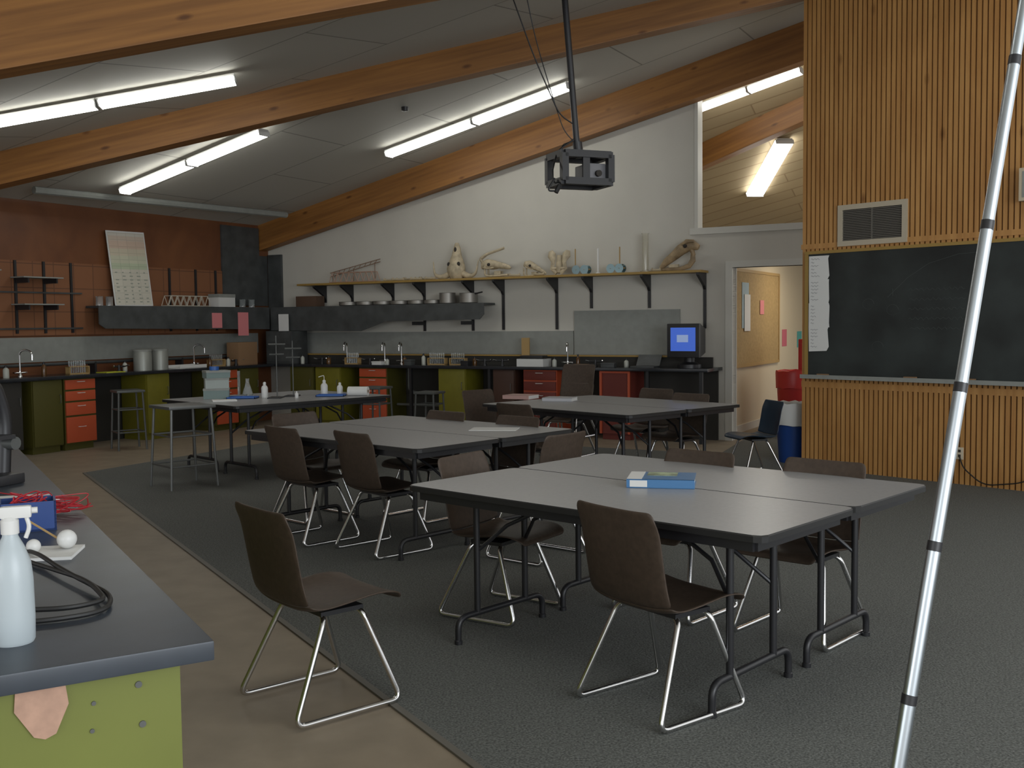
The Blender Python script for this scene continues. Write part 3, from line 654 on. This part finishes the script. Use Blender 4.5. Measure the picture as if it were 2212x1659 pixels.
# ------------------------------------------------------------------ things on lab table
TZ=.749
def bottle(x,y,z,r_,h,label,m=M_white,capm=M_white,group="bottles on the lab table"):
    o=root("lab_bottle",label,"bottle",(x,y,z),0,group=group)
    P("body",o,m,lambda bm:lathe(bm,[(r_*.95,0),(r_,.01),(r_,h*.62),(r_*.8,h*.72),(r_*.4,h*.8),(r_*.4,h*.84)],seg=16))
    P("cap",o,capm,lambda bm:lathe(bm,[(r_*.48,h*.82),(r_*.48,h*.95),(r_*.2,h)],seg=12))
    return o
bottle(-2.63,11.05,TZ,.035,.17,"white plastic reagent bottle")
o=bottle(-2.05,11.35,TZ,.038,.17,"white wash bottle with bent spout"); P("spout",o,M_white,lambda bm:tube(bm,fillet([(0,0,.16),(0,0,.22),(-.06,0,.2)],.02,4),.004,6))
bottle(-1.88,11.35,TZ,.032,.14,"small white plastic bottle")
bottle(-2.28,11.0,TZ,.02,.07,"tiny white capped vial")
single("erlenmeyer_flask","clear glass conical flask","flask",M_glass,lambda bm:lathe(bm,[(.055,0),(.06,.008),(.05,.05),(.02,.14),(.018,.18),(.022,.19)],seg=20),(-2.90,11.4,TZ))
single("graduated_cylinder","small clear graduated cylinder","glassware",M_glass,lambda bm:lathe(bm,[(.035,0),(.035,.008),(.015,.012),(.015,.26),(.019,.27)],seg=14),(-3.02,11.5,TZ))
for x,y,w in ((-2.85,11.0,.30),(-1.95,11.2,.30)):
    single("plastic_tray","shallow blue plastic tray","tray",M_blue,lambda bm:(box(bm,-w/2,w/2,-.10,.10,0,.006),box(bm,-w/2,w/2,-.10,-.094,0,.02),box(bm,-w/2,w/2,.094,.10,0,.02),box(bm,-w/2,-w/2+.006,-.10,.10,0,.02),box(bm,w/2-.006,w/2,-.10,.10,0,.02)),(x,y-.0,TZ),0,smooth=False,group="blue trays on the lab table")
o=root("paper_towel_roll","white paper towel roll lying on its side","paper roll",(-1.66,11.22,TZ+.05),rad(-10)); P("roll",o,M_paper,lambda bm:tube(bm,[(-.11,0,0),(.11,0,0)],.05,18)); P("core",o,M_card,lambda bm:tube(bm,[(-.112,0,0),(.112,0,0)],.018,12))
for i,(w,h,z,m) in enumerate(((.26,.11,0,mat("teal_grey_card",(.18,.24,.23),.7)),(.24,.11,.11,mat("pale_card",(.34,.38,.36),.7)),(.25,.08,.22,MATS["teal_grey_card"]))):
    o=root("stacked_box","small pale grey-green cardboard box in a stack","box",(-3.14,11.05,TZ+z),rad(12+9*i),group="boxes stacked on the lab table")
    P("body",o,m,lambda bm:box(bm,-w/2,w/2,-.09,.09,0,h-.02),smooth=False); P("lid",o,M_grey,lambda bm:box(bm,-w/2-.003,w/2+.003,-.093,.093,h-.022,h-.001),smooth=False)
single("tape_roll","blue roll sitting on top of the boxes","roll",M_blue,lambda bm:lathe(bm,[(.05,0),(.05,.04),(.02,.04),(.02,0)],seg=18),(-3.16,11.05,TZ+.30))
single("paper_sheet","white papers beside the stacked boxes","paper",M_paper,lambda bm:box(bm,-.12,.12,-.08,.08,0,.012),(-2.95,10.65,TZ),rad(20),smooth=False)
for x,y,h in ((-2.50,11.0,.66),(-2.38,11.25,.60)):
    o=root("ring_stand","metal ring stand with clamp","lab stand",(x,y,TZ),group="ring stands on the lab table")
    P("base",o,M_black,lambda bm:box(bm,-.07,.07,-.10,.10,0,.012,bev=.003)); P("rod",o,M_steel,lambda bm:tube(bm,[(0,.06,.01),(0,.06,h)],.006,8))
    P("clamp",o,M_steel,lambda bm:tube(bm,[(-.08,.05,h*.86),(.1,.05,h*.86)],.008,8))
    P("clamp",o,M_steel,lambda bm:tube(bm,[(-.06,.0,h*.7),(.08,.06,h*.7)],.008,8))
# ------------------------------------------------------------------ monitor and counter items
def WI(x,d,z=.93): return RW(x,-d,z)
o=root("crt_monitor","bulky black CRT monitor with blue screen on the counter end","monitor",WI(7.18,.34,.955),RR-rad(4))
P("bezel",o,M_black,lambda bm:(box(bm,-.215,.215,-.2,-.15,.11,.53,bev=.012)))
def back(bm):
    a=[(-.21,-.15,.115),(.21,-.15,.115),(.21,-.15,.525),(-.21,-.15,.525)]; b=[(-.13,.20,.16),(.13,.20,.16),(.13,.20,.46),(-.13,.20,.46)]
    va=[bm.verts.new(v) for v in a]; vb=[bm.verts.new(v) for v in b]; bm.faces.new(va); bm.faces.new(vb[::-1])
    for i in range(4): bm.faces.new((va[i],va[(i+1)%4],vb[(i+1)%4],vb[i]))
P("back_shell",o,M_black,back,smooth=False)
P("screen",o,mat("blue_screen",(.03,.10,.50),.2,emit=.6),lambda bm:box(bm,-.165,.165,-.204,-.199,.19,.48),smooth=False)
P("screen_window",o,mat("dialog_grey",(.30,.40,.65),.4,emit=.4),lambda bm:box(bm,-.08,.07,-.2055,-.2035,.30,.39),smooth=False)
P("stand",o,M_black,lambda bm:(lathe(bm,[(.15,-.024),(.15,.02),(.07,.05),(.07,.12)],seg=20)))
def faucet(loc,rz,h=.34):
    o=root("lab_faucet","chrome gooseneck lab faucet","faucet",loc,rz,group="gooseneck lab faucets")
    P("base",o,M_chrome,lambda bm:lathe(bm,[(.03,0),(.03,.01),(.016,.03),(.016,.07)],seg=14))
    P("spout",o,M_chrome,lambda bm:tube(bm,fillet([(0,0,.05),(0,0,h),(0.03,-.07,h+.03),(.06,-.15,h),(.06,-.15,h-.1)],.06,6),.011,8))
    P("handle",o,M_chrome,lambda bm:(tube(bm,[(-.07,0,.05),(.07,0,.05)],.009,8),box(bm,-.085,-.065,-.02,.02,.045,.06),box(bm,.065,.085,-.02,.02,.045,.06)))
for x in (1.75,2.45,2.75,5.45): faucet(WI(x,.26),RR,.30)
for a in (4.7,1.9): faucet(RW(.26,-a,.93),BR,.30)
def gastap(loc,rz):
    o=root("gas_tap","black double gas tap","gas tap",loc,rz,group="gas taps on the counters")
    P("body",o,M_black,lambda bm:(lathe(bm,[(.03,0),(.03,.01),(.018,.03),(.018,.09)],seg=12),tube(bm,[(-.09,0,.07),(.09,0,.07)],.011,8)))
    for s in (-1,1): P("nozzle",o,M_chrome,lambda bm:tube(bm,[(s*.09,0,.07),(s*.12,-.05,.085)],.008,8))
for x in (1.35,2.25,4.22,4.5,5.9): gastap(WI(x,.36),RR)
for a in (3.35,1.2): gastap(RW(.40,-a,.93),BR)
def rack(x,d,w,rz,loc=None):
    o=root("test_tube_rack","wooden test tube rack with glass tubes","rack",loc or WI(x,d),rz,group="test tube racks")
    P("frame",o,M_rack,lambda bm:(box(bm,-w/2,w/2,-.04,.04,0,.015),box(bm,-w/2,w/2,-.04,.04,.09,.10),box(bm,-w/2,-w/2+.012,-.04,.04,0,.1),box(bm,w/2-.012,w/2,-.04,.04,0,.1)),smooth=False)
    n=int(w/.035)
    for i in range(n): P("test_tube",o,M_glass,lambda bm:tube(bm,[(-w/2+.025+i*.033,0,.016),(-w/2+.025+i*.033,0,.17)],.009,8))
rack(3.4,.3,.30,RR); rack(3.75,.3,.26,RR); rack(1.98,.42,.25,RR); rack(0,0,.3,BR,RW(.35,-3.95,.93)); rack(0,0,.3,BR,RW(.35,-1.55,.93))
# small clutter bottles on the counters
amber=mat("amber_glass",(.10,.045,.012),.2); cloud=mat("cloudy_plastic",(.42,.43,.38),.4)
for i,(x,d,rr_,h,m,l) in enumerate(((1.02,.42,.03,.14,cloud,"cloudy plastic reagent bottle"),(1.55,.45,.035,.12,amber,"amber glass reagent bottle"),(2.62,.44,.028,.10,cloud,"cloudy plastic reagent bottle"),(2.9,.40,.03,.13,amber,"amber glass reagent bottle"),
    (3.18,.33,.03,.16,cloud,"cloudy plastic reagent bottle"),(4.02,.30,.03,.12,amber,"amber glass reagent bottle"),(5.32,.40,.03,.12,cloud,"cloudy plastic reagent bottle"),(5.62,.30,.025,.16,amber,"amber glass reagent bottle"),(6.32,.32,.03,.11,cloud,"cloudy plastic reagent bottle"))):
    bottle(*WI(x,d,.9305),rr_,h,l,m,M_black,"reagent bottles on the counters")
for a,d,rr_,h,m,l in ((4.95,.35,.035,.15,cloud,"cloudy plastic reagent bottle"),(4.4,.30,.03,.17,amber,"amber glass reagent bottle"),(3.15,.28,.03,.14,cloud,"cloudy plastic reagent bottle"),(1.75,.42,.03,.15,amber,"amber glass reagent bottle"),(1.36,.40,.03,.13,cloud,"cloudy plastic reagent bottle")):
    bottle(*RW(d,-a,.9305),rr_,h,l,m,M_black,"reagent bottles on the counters")
o=root("white_carton","open white box with dark items on the counter","box",WI(5.0,.38),RR)
P("body",o,M_white,lambda bm:(box(bm,-.2,.2,-.12,.12,0,.10)),smooth=False); P("contents",o,M_black,lambda bm:(box(bm,-.17,.17,-.08,.08,.1,.145,bev=.01)))
single("wooden_board","pale wooden board standing on the counter","board",M_rack,lambda bm:box(bm,-.06,.06,-.01,.01,0,.38),WI(4.78,.20),RR,smooth=False)
o=root("open_laptop","dark folded laptop-like case on the counter","laptop",WI(6.60,.38),RR)
P("base",o,M_dgrey,lambda bm:box(bm,-.16,.16,-.11,.11,0,.02,bev=.004)); P("lid",o,M_dgrey,lambda bm:box(bm,-.16,.16,-.005,.005,0,.17,M=Matrix.Translation((0,.10,.015))@Matrix.Rotation(rad(-35),4,'X')))
for x,w,h,m,l in ((3.05,.12,.08,M_dgrey,"small dark instrument on the counter"),(5.75,.2,.04,M_card,"flat brown notebook on the counter"),(6.15,.18,.06,M_dgrey,"dark lab box on the counter"),(2.5,.16,.05,M_white,"white tray on the counter"),(4.0,.12,.07,M_black,"black burner base on the counter")):
    o=root("lab_box",l,"box",WI(x,.50),RR+random.uniform(-.2,.2),group="small items on the long counter")
    P("body",o,m,lambda bm:box(bm,-w/2,w/2,-.05,.05,0,h*.7,bev=.004)); P("lid",o,m,lambda bm:box(bm,-w/2-.004,w/2+.004,-.054,.054,h*.7,h,bev=.004))
# left counter
single("cardboard_box","brown cardboard box in the counter corner","box",M_card,lambda bm:box(bm,-.2,.2,-.12,.12,0,.34,bev=.004),RW(.32,-.98,.93),BR)
o=root("instrument_cabinet","dark metal box cabinet standing in the counter corner","cabinet",RW(.66,-.36,.93),RR)
P("body",o,M_dgrey,lambda bm:box(bm,-.26,.26,-.18,.18,0,.50,bev=.006)); P("door",o,M_dgrey,lambda bm:box(bm,-.24,.24,-.195,-.18,.03,.47,bev=.004))
single("paper_sheet","white sheet standing above the dark corner cabinet","paper",M_paper,lambda bm:box(bm,-.10,.10,-.004,.0,0,.26),RW(.66,-.42,1.43),RR,smooth=False)
for a,rr_,h in ((2.92,.12,.30),(2.62,.11,.30)):
    o=root("canister","pale grey lidded canister on the counter","canister",RW(.36,-a,.93),BR,group="canisters on the counter")
    P("body",o,mat("pale_metal",(.30,.31,.28),.4,.3),lambda bm:lathe(bm,[(rr_,0),(rr_,h*.85),(rr_*.98,h*.87)],seg=20)); P("lid",o,M_grey,lambda bm:lathe(bm,[(rr_*1.04,h*.86),(rr_*1.04,h*.93),(rr_*.3,h)],seg=20))
single("white_tray","white tray on the black counter","tray",M_white,lambda bm:(box(bm,-.25,.25,-.12,.12,0,.01),box(bm,-.25,.25,-.12,-.11,0,.05),box(bm,-.25,.25,.11,.12,0,.05)),RW(.44,-2.2,.93),BR,smooth=False)
single("yellow_folder","yellow folder lying on the counter","folder",mat("yellow_card",(.5,.5,.03),.6),lambda bm:box(bm,-.15,.15,-.1,.1,0,.01),RW(.42,-3.5,.93),BR,smooth=False)
for a,z0,z1,w in ((1.52,1.49,1.71,.20),(.98,1.37,1.72,.22)):
    single("pink_note","pink paper taped to the dark shelf fascia","paper",M_pink,lambda bm:box(bm,-a-w/2,-a+w/2,-.359,-.356,z0,z1),RW(0,0),BR,smooth=False,group="pink notes on the shelf")
# truss bridges
def truss(bm,L,h,w,n):
    for y in (-w/2,w/2):
        tube(bm,[(-L/2,y,.01),(L/2,y,.01)],.006,5); tube(bm,[(-L/2+L/n/2,y,h),(L/2-L/n/2,y,h)],.006,5)
        for i in range(n):
            x=-L/2+L*i/n; xm=x+L/n/2; tube(bm,[(x,y,.01),(xm,y,h)],.005,5); tube(bm,[(xm,y,h),(x+L/n,y,.01)],.005,5)
    for i in range(n+1): x=-L/2+L*i/n; tube(bm,[(x,-w/2,.01),(x,w/2,.01)],.005,5)
    for i in range(n): x=-L/2+L*(i+.5)/n; tube(bm,[(x,-w/2,h),(x,w/2,h)],.005,5)
single("model_bridge","white stick truss bridge model on the dark shelf","model",mat("pale_stick",(.5,.46,.38),.6),lambda bm:truss(bm,.8,.15,.14,7),RW(.20,-1.95,1.801),BR,group="stick bridge models")
single("model_bridge","pinkish stick truss bridge model on the wall shelf","model",mat("pink_stick",(.42,.27,.2),.6),lambda bm:truss(bm,.85,.15,.14,8),RW(1.85,-.17,SH+.002),RR,group="stick bridge models")
def f_crane(bm):
    tube(bm,[(-.45,0,.10),(.5,0,.30)],.006,5); tube(bm,[(-.45,0,.16),(.5,0,.34)],.006,5)
    for i in range(9): tube(bm,[(-.4+i*.1,0,.11+i*.021),(-.36+i*.1,0,.18+i*.019)],.005,5)
    for x in (-.4,.0,.4): tube(bm,[(x,.0,.0),(x,0,.22+x*.2)],.006,5)
single("model_bridge","brown stick tower model behind the bridge","model",mat("brown_stick",(.22,.13,.08),.6),f_crane,RW(1.75,-.06,SH+.002),RR,group="stick bridge models")
o=root("shoe_box","white and grey box on the dark shelf","box",RW(.20,-1.25,1.801),BR); P("body",o,M_white,lambda bm:box(bm,-.17,.17,-.1,.1,0,.14),smooth=False); P("lid",o,M_grey,lambda bm:box(bm,-.174,.174,-.104,.104,.14,.19),smooth=False)
for a in (.62,.82,3.30,3.46):
    single("glass_beaker","small clear beaker on the dark shelf","beaker",M_glass,lambda bm:lathe(bm,[(.045,0),(.045,.11),(.05,.12)],seg=14),RW(.2,-a,1.801),group="beakers on the dark shelf")
# pots & pans
def pan(x,d,r_,h,hl,label,n=1):
    o=root("cooking_pan",label,"pan",RW(x,-d,1.801),RR,group="metal pans on the utility shelf")
    P("body",o,M_pan,lambda bm:lathe(bm,[(r_*.9,0),(r_,.01),(r_,h),(r_*1.05,h+.004),(r_*.93,h+.004),(r_*.93,.012),(.01,.012)],seg=22))
    if hl: P("handle",o,M_black,lambda bm:tube(bm,[(r_-.01,-.03,h-.01),(r_+.13,-.06,h+.01)],.01,8))
for x,r_ in ((1.75,.15),(2.07,.14),(2.38,.14),(2.69,.14),(2.99,.13),(3.26,.12)): pan(x,.19,r_,.055,False,"shallow aluminium pan on the dark shelf")
pan(3.52,.20,.115,.15,False,"deep aluminium stock pot"); pan(3.88,.21,.13,.14,True,"aluminium saucepan with black handle")
single("wooden_crate","small dark wooden crate on the utility shelf","box",mat("dark_wood",(.09,.05,.03),.6),lambda bm:box(bm,-.2,.2,-.1,.1,0,.16,bev=.004),RW(1.0,-.19,1.801),RR)
# ------------------------------------------------------------------ skulls & shelf objects
Z=SH+.002
o=root("horned_skull","cattle skull with curved horns standing on the wall shelf","skull",RW(3.66,-.17,Z),RR,group="animal skulls on the wall shelf",scale=1.02)
P("cranium",o,M_bone,lambda bm:(tube(bm,[(0,0,.0),(0,0,.06),(0,-.01,.14),(0,0,.22),(0,.01,.32),(0,.02,.42),(0,.02,.50)],[.09,.13,.14,.12,.075,.055,.025],14,flat=.75)))
for s in (-1,1):
    P("horn",o,M_bone,lambda bm:tube(bm,fillet([(s*.09,0,.08),(s*.22,-.03,.02),(s*.34,-.04,.06),(s*.37,-.02,.25)],.1,6),[.042]+[.042-.0022*i for i in range(14)]+[.006],10) )
    P("eye_socket_shade",o,M_dark,lambda bm:ball(bm,(s*.08,-.075,.20),.026,(1,.5,1.2)))  # dark ball on uncut bone; socket shade put into its colour
P("nasal_shade",o,M_dark,lambda bm:ball(bm,(0,-.025,.40),.02,(1,.7,2.)))  # dark ball whose colour stands in for shade inside the nose
def side_skull(loc,rz,S,tilt,label,jaw=True,antler=False):
    o=root("animal_skull",label,"skull",loc,rot=(0,0,rz),group="animal skulls on the wall shelf",scale=S)
    Mx=Matrix.Rotation(tilt,4,'Y')
    def cr(bm):
        tube(bm,[(-.22,0,.20),(-.18,0,.24),(-.10,0,.25),(0,0,.22),(.10,0,.18),(.20,0,.14),(.28,0,.10),(.31,0,.08)],[.02,.07,.085,.07,.055,.045,.035,.015],12,flat=.8)
        tube(bm,[(-.16,.07,.20),(-.06,.095,.16),(.04,.07,.15)],.012,6); tube(bm,[(-.16,-.07,.20),(-.06,-.095,.16),(.04,-.07,.15)],.012,6)
        if antler:
            tube(bm,fillet([(-.16,-.03,.28),(-.2,-.05,.36),(-.05,-.05,.40),(.28,-.04,.42)],.06,5),.022,8)
            tube(bm,fillet([(-.18,.04,.28),(-.25,.06,.36),(-.12,.08,.42)],.06,5),.02,8)
        for v in bm.verts: v.co=Mx@v.co
    P("cranium",o,M_bone,cr)
    for s in (-1,1): P("eye_socket_shade",o,M_dark,lambda bm:(ball(bm,(-.05,s*.062,.225),.028,(1.1,.5,1)),[setattr(v,"co",Mx@v.co) for v in bm.verts]))  # no hollow cut: dark balls give the shade of the sockets
    if jaw:
        for s in (-1,1):
            P("jaw",o,M_bone,lambda bm:tube(bm,fillet([(-.17,s*.06,.19),(-.17,s*.06,.04),(-.10,s*.05,.02),(.24,s*.02,.035)],.05,5),.018,8))
            P("teeth",o,M_bone,lambda bm:box(bm,.0,.115,s*.04-.01,s*.04+.01,.045,.10),smooth=False)
side_skull(RW(4.30,-.17,Z),RR,.85,rad(-12),"animal skull with branching antler stubs and jaw",True,True)
side_skull(RW(4.88,-.17,Z-.01),RR,.66,rad(6),"small long-snouted animal skull lying low",True)
o=root("animal_skull","large brown curled animal skull resting on its long jaw","skull",RW(6.98,-.17,Z),RR,group="animal skulls on the wall shelf",scale=.98)
P("cranium",o,M_bone2,lambda bm:(tube(bm,[(-.25,0,.04),(-.17,0,.12),(-.07,0,.19),(.03,0,.27),(.12,0,.32),(.20,0,.32),(.27,0,.29)],[.025,.05,.06,.075,.08,.065,.035],12,flat=.9),tube(bm,[(.06,-.05,.33),(.13,-.07,.37),(.22,-.05,.37)],[.02,.03,.02],8),tube(bm,[(.17,0,.27),(.20,0,.20),(.17,0,.12)],[.035,.028,.02],8)))
P("jaw",o,M_bone2,lambda bm:tube(bm,[(-.26,0,.025),(-.12,0,.024),(.03,0,.026),(.14,0,.06),(.19,0,.13),(.19,0,.22)],[.018,.024,.026,.035,.04,.028],10,flat=.7))
P("eye_socket_shade",o,M_dark,lambda bm:ball(bm,(.11,-.075,.31),.026,(1.1,.5,1)))  # dark ball paints the shade of an uncut socket
P("teeth",o,M_bone,lambda bm:box(bm,-.13,.0,-.02,.02,.045,.085),smooth=False)
def f_pel(bm):
    for s in (-1,1):
        tube(bm,[(s*.03,0,.025),(s*.10,0,.09),(s*.08,0,.18),(s*.11,.02,.27),(s*.13,.03,.33)],[.028,.03,.032,.065,.03],10,flat=.5)
    tube(bm,[(0,0,.03),(0,.02,.14),(0,.03,.27)],[.03,.045,.035],10); tube(bm,[(-.1,.0,.09),(.1,0,.09)],.02,8)
single("pelvis_bone","large upright animal pelvis bone on the shelf","bone",M_bone,f_pel,RW(5.28,-.17,Z),RR)
for x,l,yy in ((2.50,.22,.15),(2.68,.2,.22),(2.84,.22,.14),(3.0,.18,.22),(3.12,.2,.15),(3.24,.16,.21),(4.62,.16,.2),(5.02,.14,.24),(6.70,.12,.24)):
    single("loose_bone","loose pale bone lying on the wall shelf","bone",M_bone,lambda bm:(tube(bm,[(-l/2,0,.025),(-l/3,0,.018),(l/3,0,.018),(l/2,.01,.025)],[.028,.014,.013,.026],8)),RW(x,-yy,Z),RR+random.uniform(-.3,.3),group="loose bones on the wall shelf")
cdm=mat("disc_iridescent",(.35,.5,.55),.2,.9)
def cdcar(x,label,rod):
    o=root("disc_car_model",label,"model",RW(x,-.17,Z),RR,group="model cars with disc wheels")
    for dx,dy in ((-.06,-.05),(.06,-.05),(.06,.05)):
        P("disc_wheel",o,cdm,lambda bm:tube(bm,[(dx,dy,.06),(dx,dy+.003,.06)],.06,20))
    P("frame",o,M_rack,lambda bm:(box(bm,-.12,.12,-.02,.02,.055,.07),tube(bm,[(-.06,-.06,.06),(-.06,.06,.06)],.004,6),tube(bm,[(.06,-.06,.06),(.06,.06,.06)],.004,6),tube(bm,[(rod,0,.06),(rod,0,.34)],.009,6)))
cdcar(5.62,"model car with shiny disc wheels and upright stick",-.09); cdcar(6.12,"model car with shiny disc wheels beside candle stick",.05)
single("candle_stick","thin white stick standing on the shelf","stick",M_paper,lambda bm:lathe(bm,[(.03,0),(.03,.012),(.012,.02),(.011,.32),(.004,.335)],seg=10),RW(5.86,-.17,Z))
single("graduated_cylinder","tall clear graduated cylinder on the wall shelf","glassware",mat("cloudy_glass",(.8,.78,.68),.12,trans=.8,alpha=.6),lambda bm:lathe(bm,[(.07,0),(.07,.012),(.045,.02),(.045,.48),(.053,.50),(.042,.50),(.042,.025)],seg=20),RW(6.52,-.15,Z))
# ------------------------------------------------------------------ lights
def area(name,loc,tgt,sx,sy,e,col):
    l=bpy.data.lights.new(name,'AREA'); l.shape='RECTANGLE'; l.size=sx; l.size_y=sy; l.energy=e; l.color=col
    o=bpy.data.objects.new(name,l); COL.objects.link(o); o.location=loc
    o.rotation_euler=(Vector(tgt)-Vector(loc)).to_track_quat('-Z','Y').to_euler(); return o
area("window_daylight",(4.8,-2.5,2.3),(0.5,7,.6),5,2.6,320,(.88,.94,1))
area("window_daylight",(-5.5,-2.5,2.2),(0,8,1.2),5,2.2,130,(.92,.96,1))
area("annex_light",RW(8.5,2.5,2.45),RW(8.2,2.4,0),.6,1.2,28,(1,.9,.72))
w=bpy.data.worlds.new("world"); SC.world=w; w.use_nodes=True
w.node_tree.nodes["Background"].inputs[0].default_value=(.95,.96,.96,1); w.node_tree.nodes["Background"].inputs[1].default_value=1.15
try:
    SC.view_settings.view_transform='Standard'
except Exception: pass
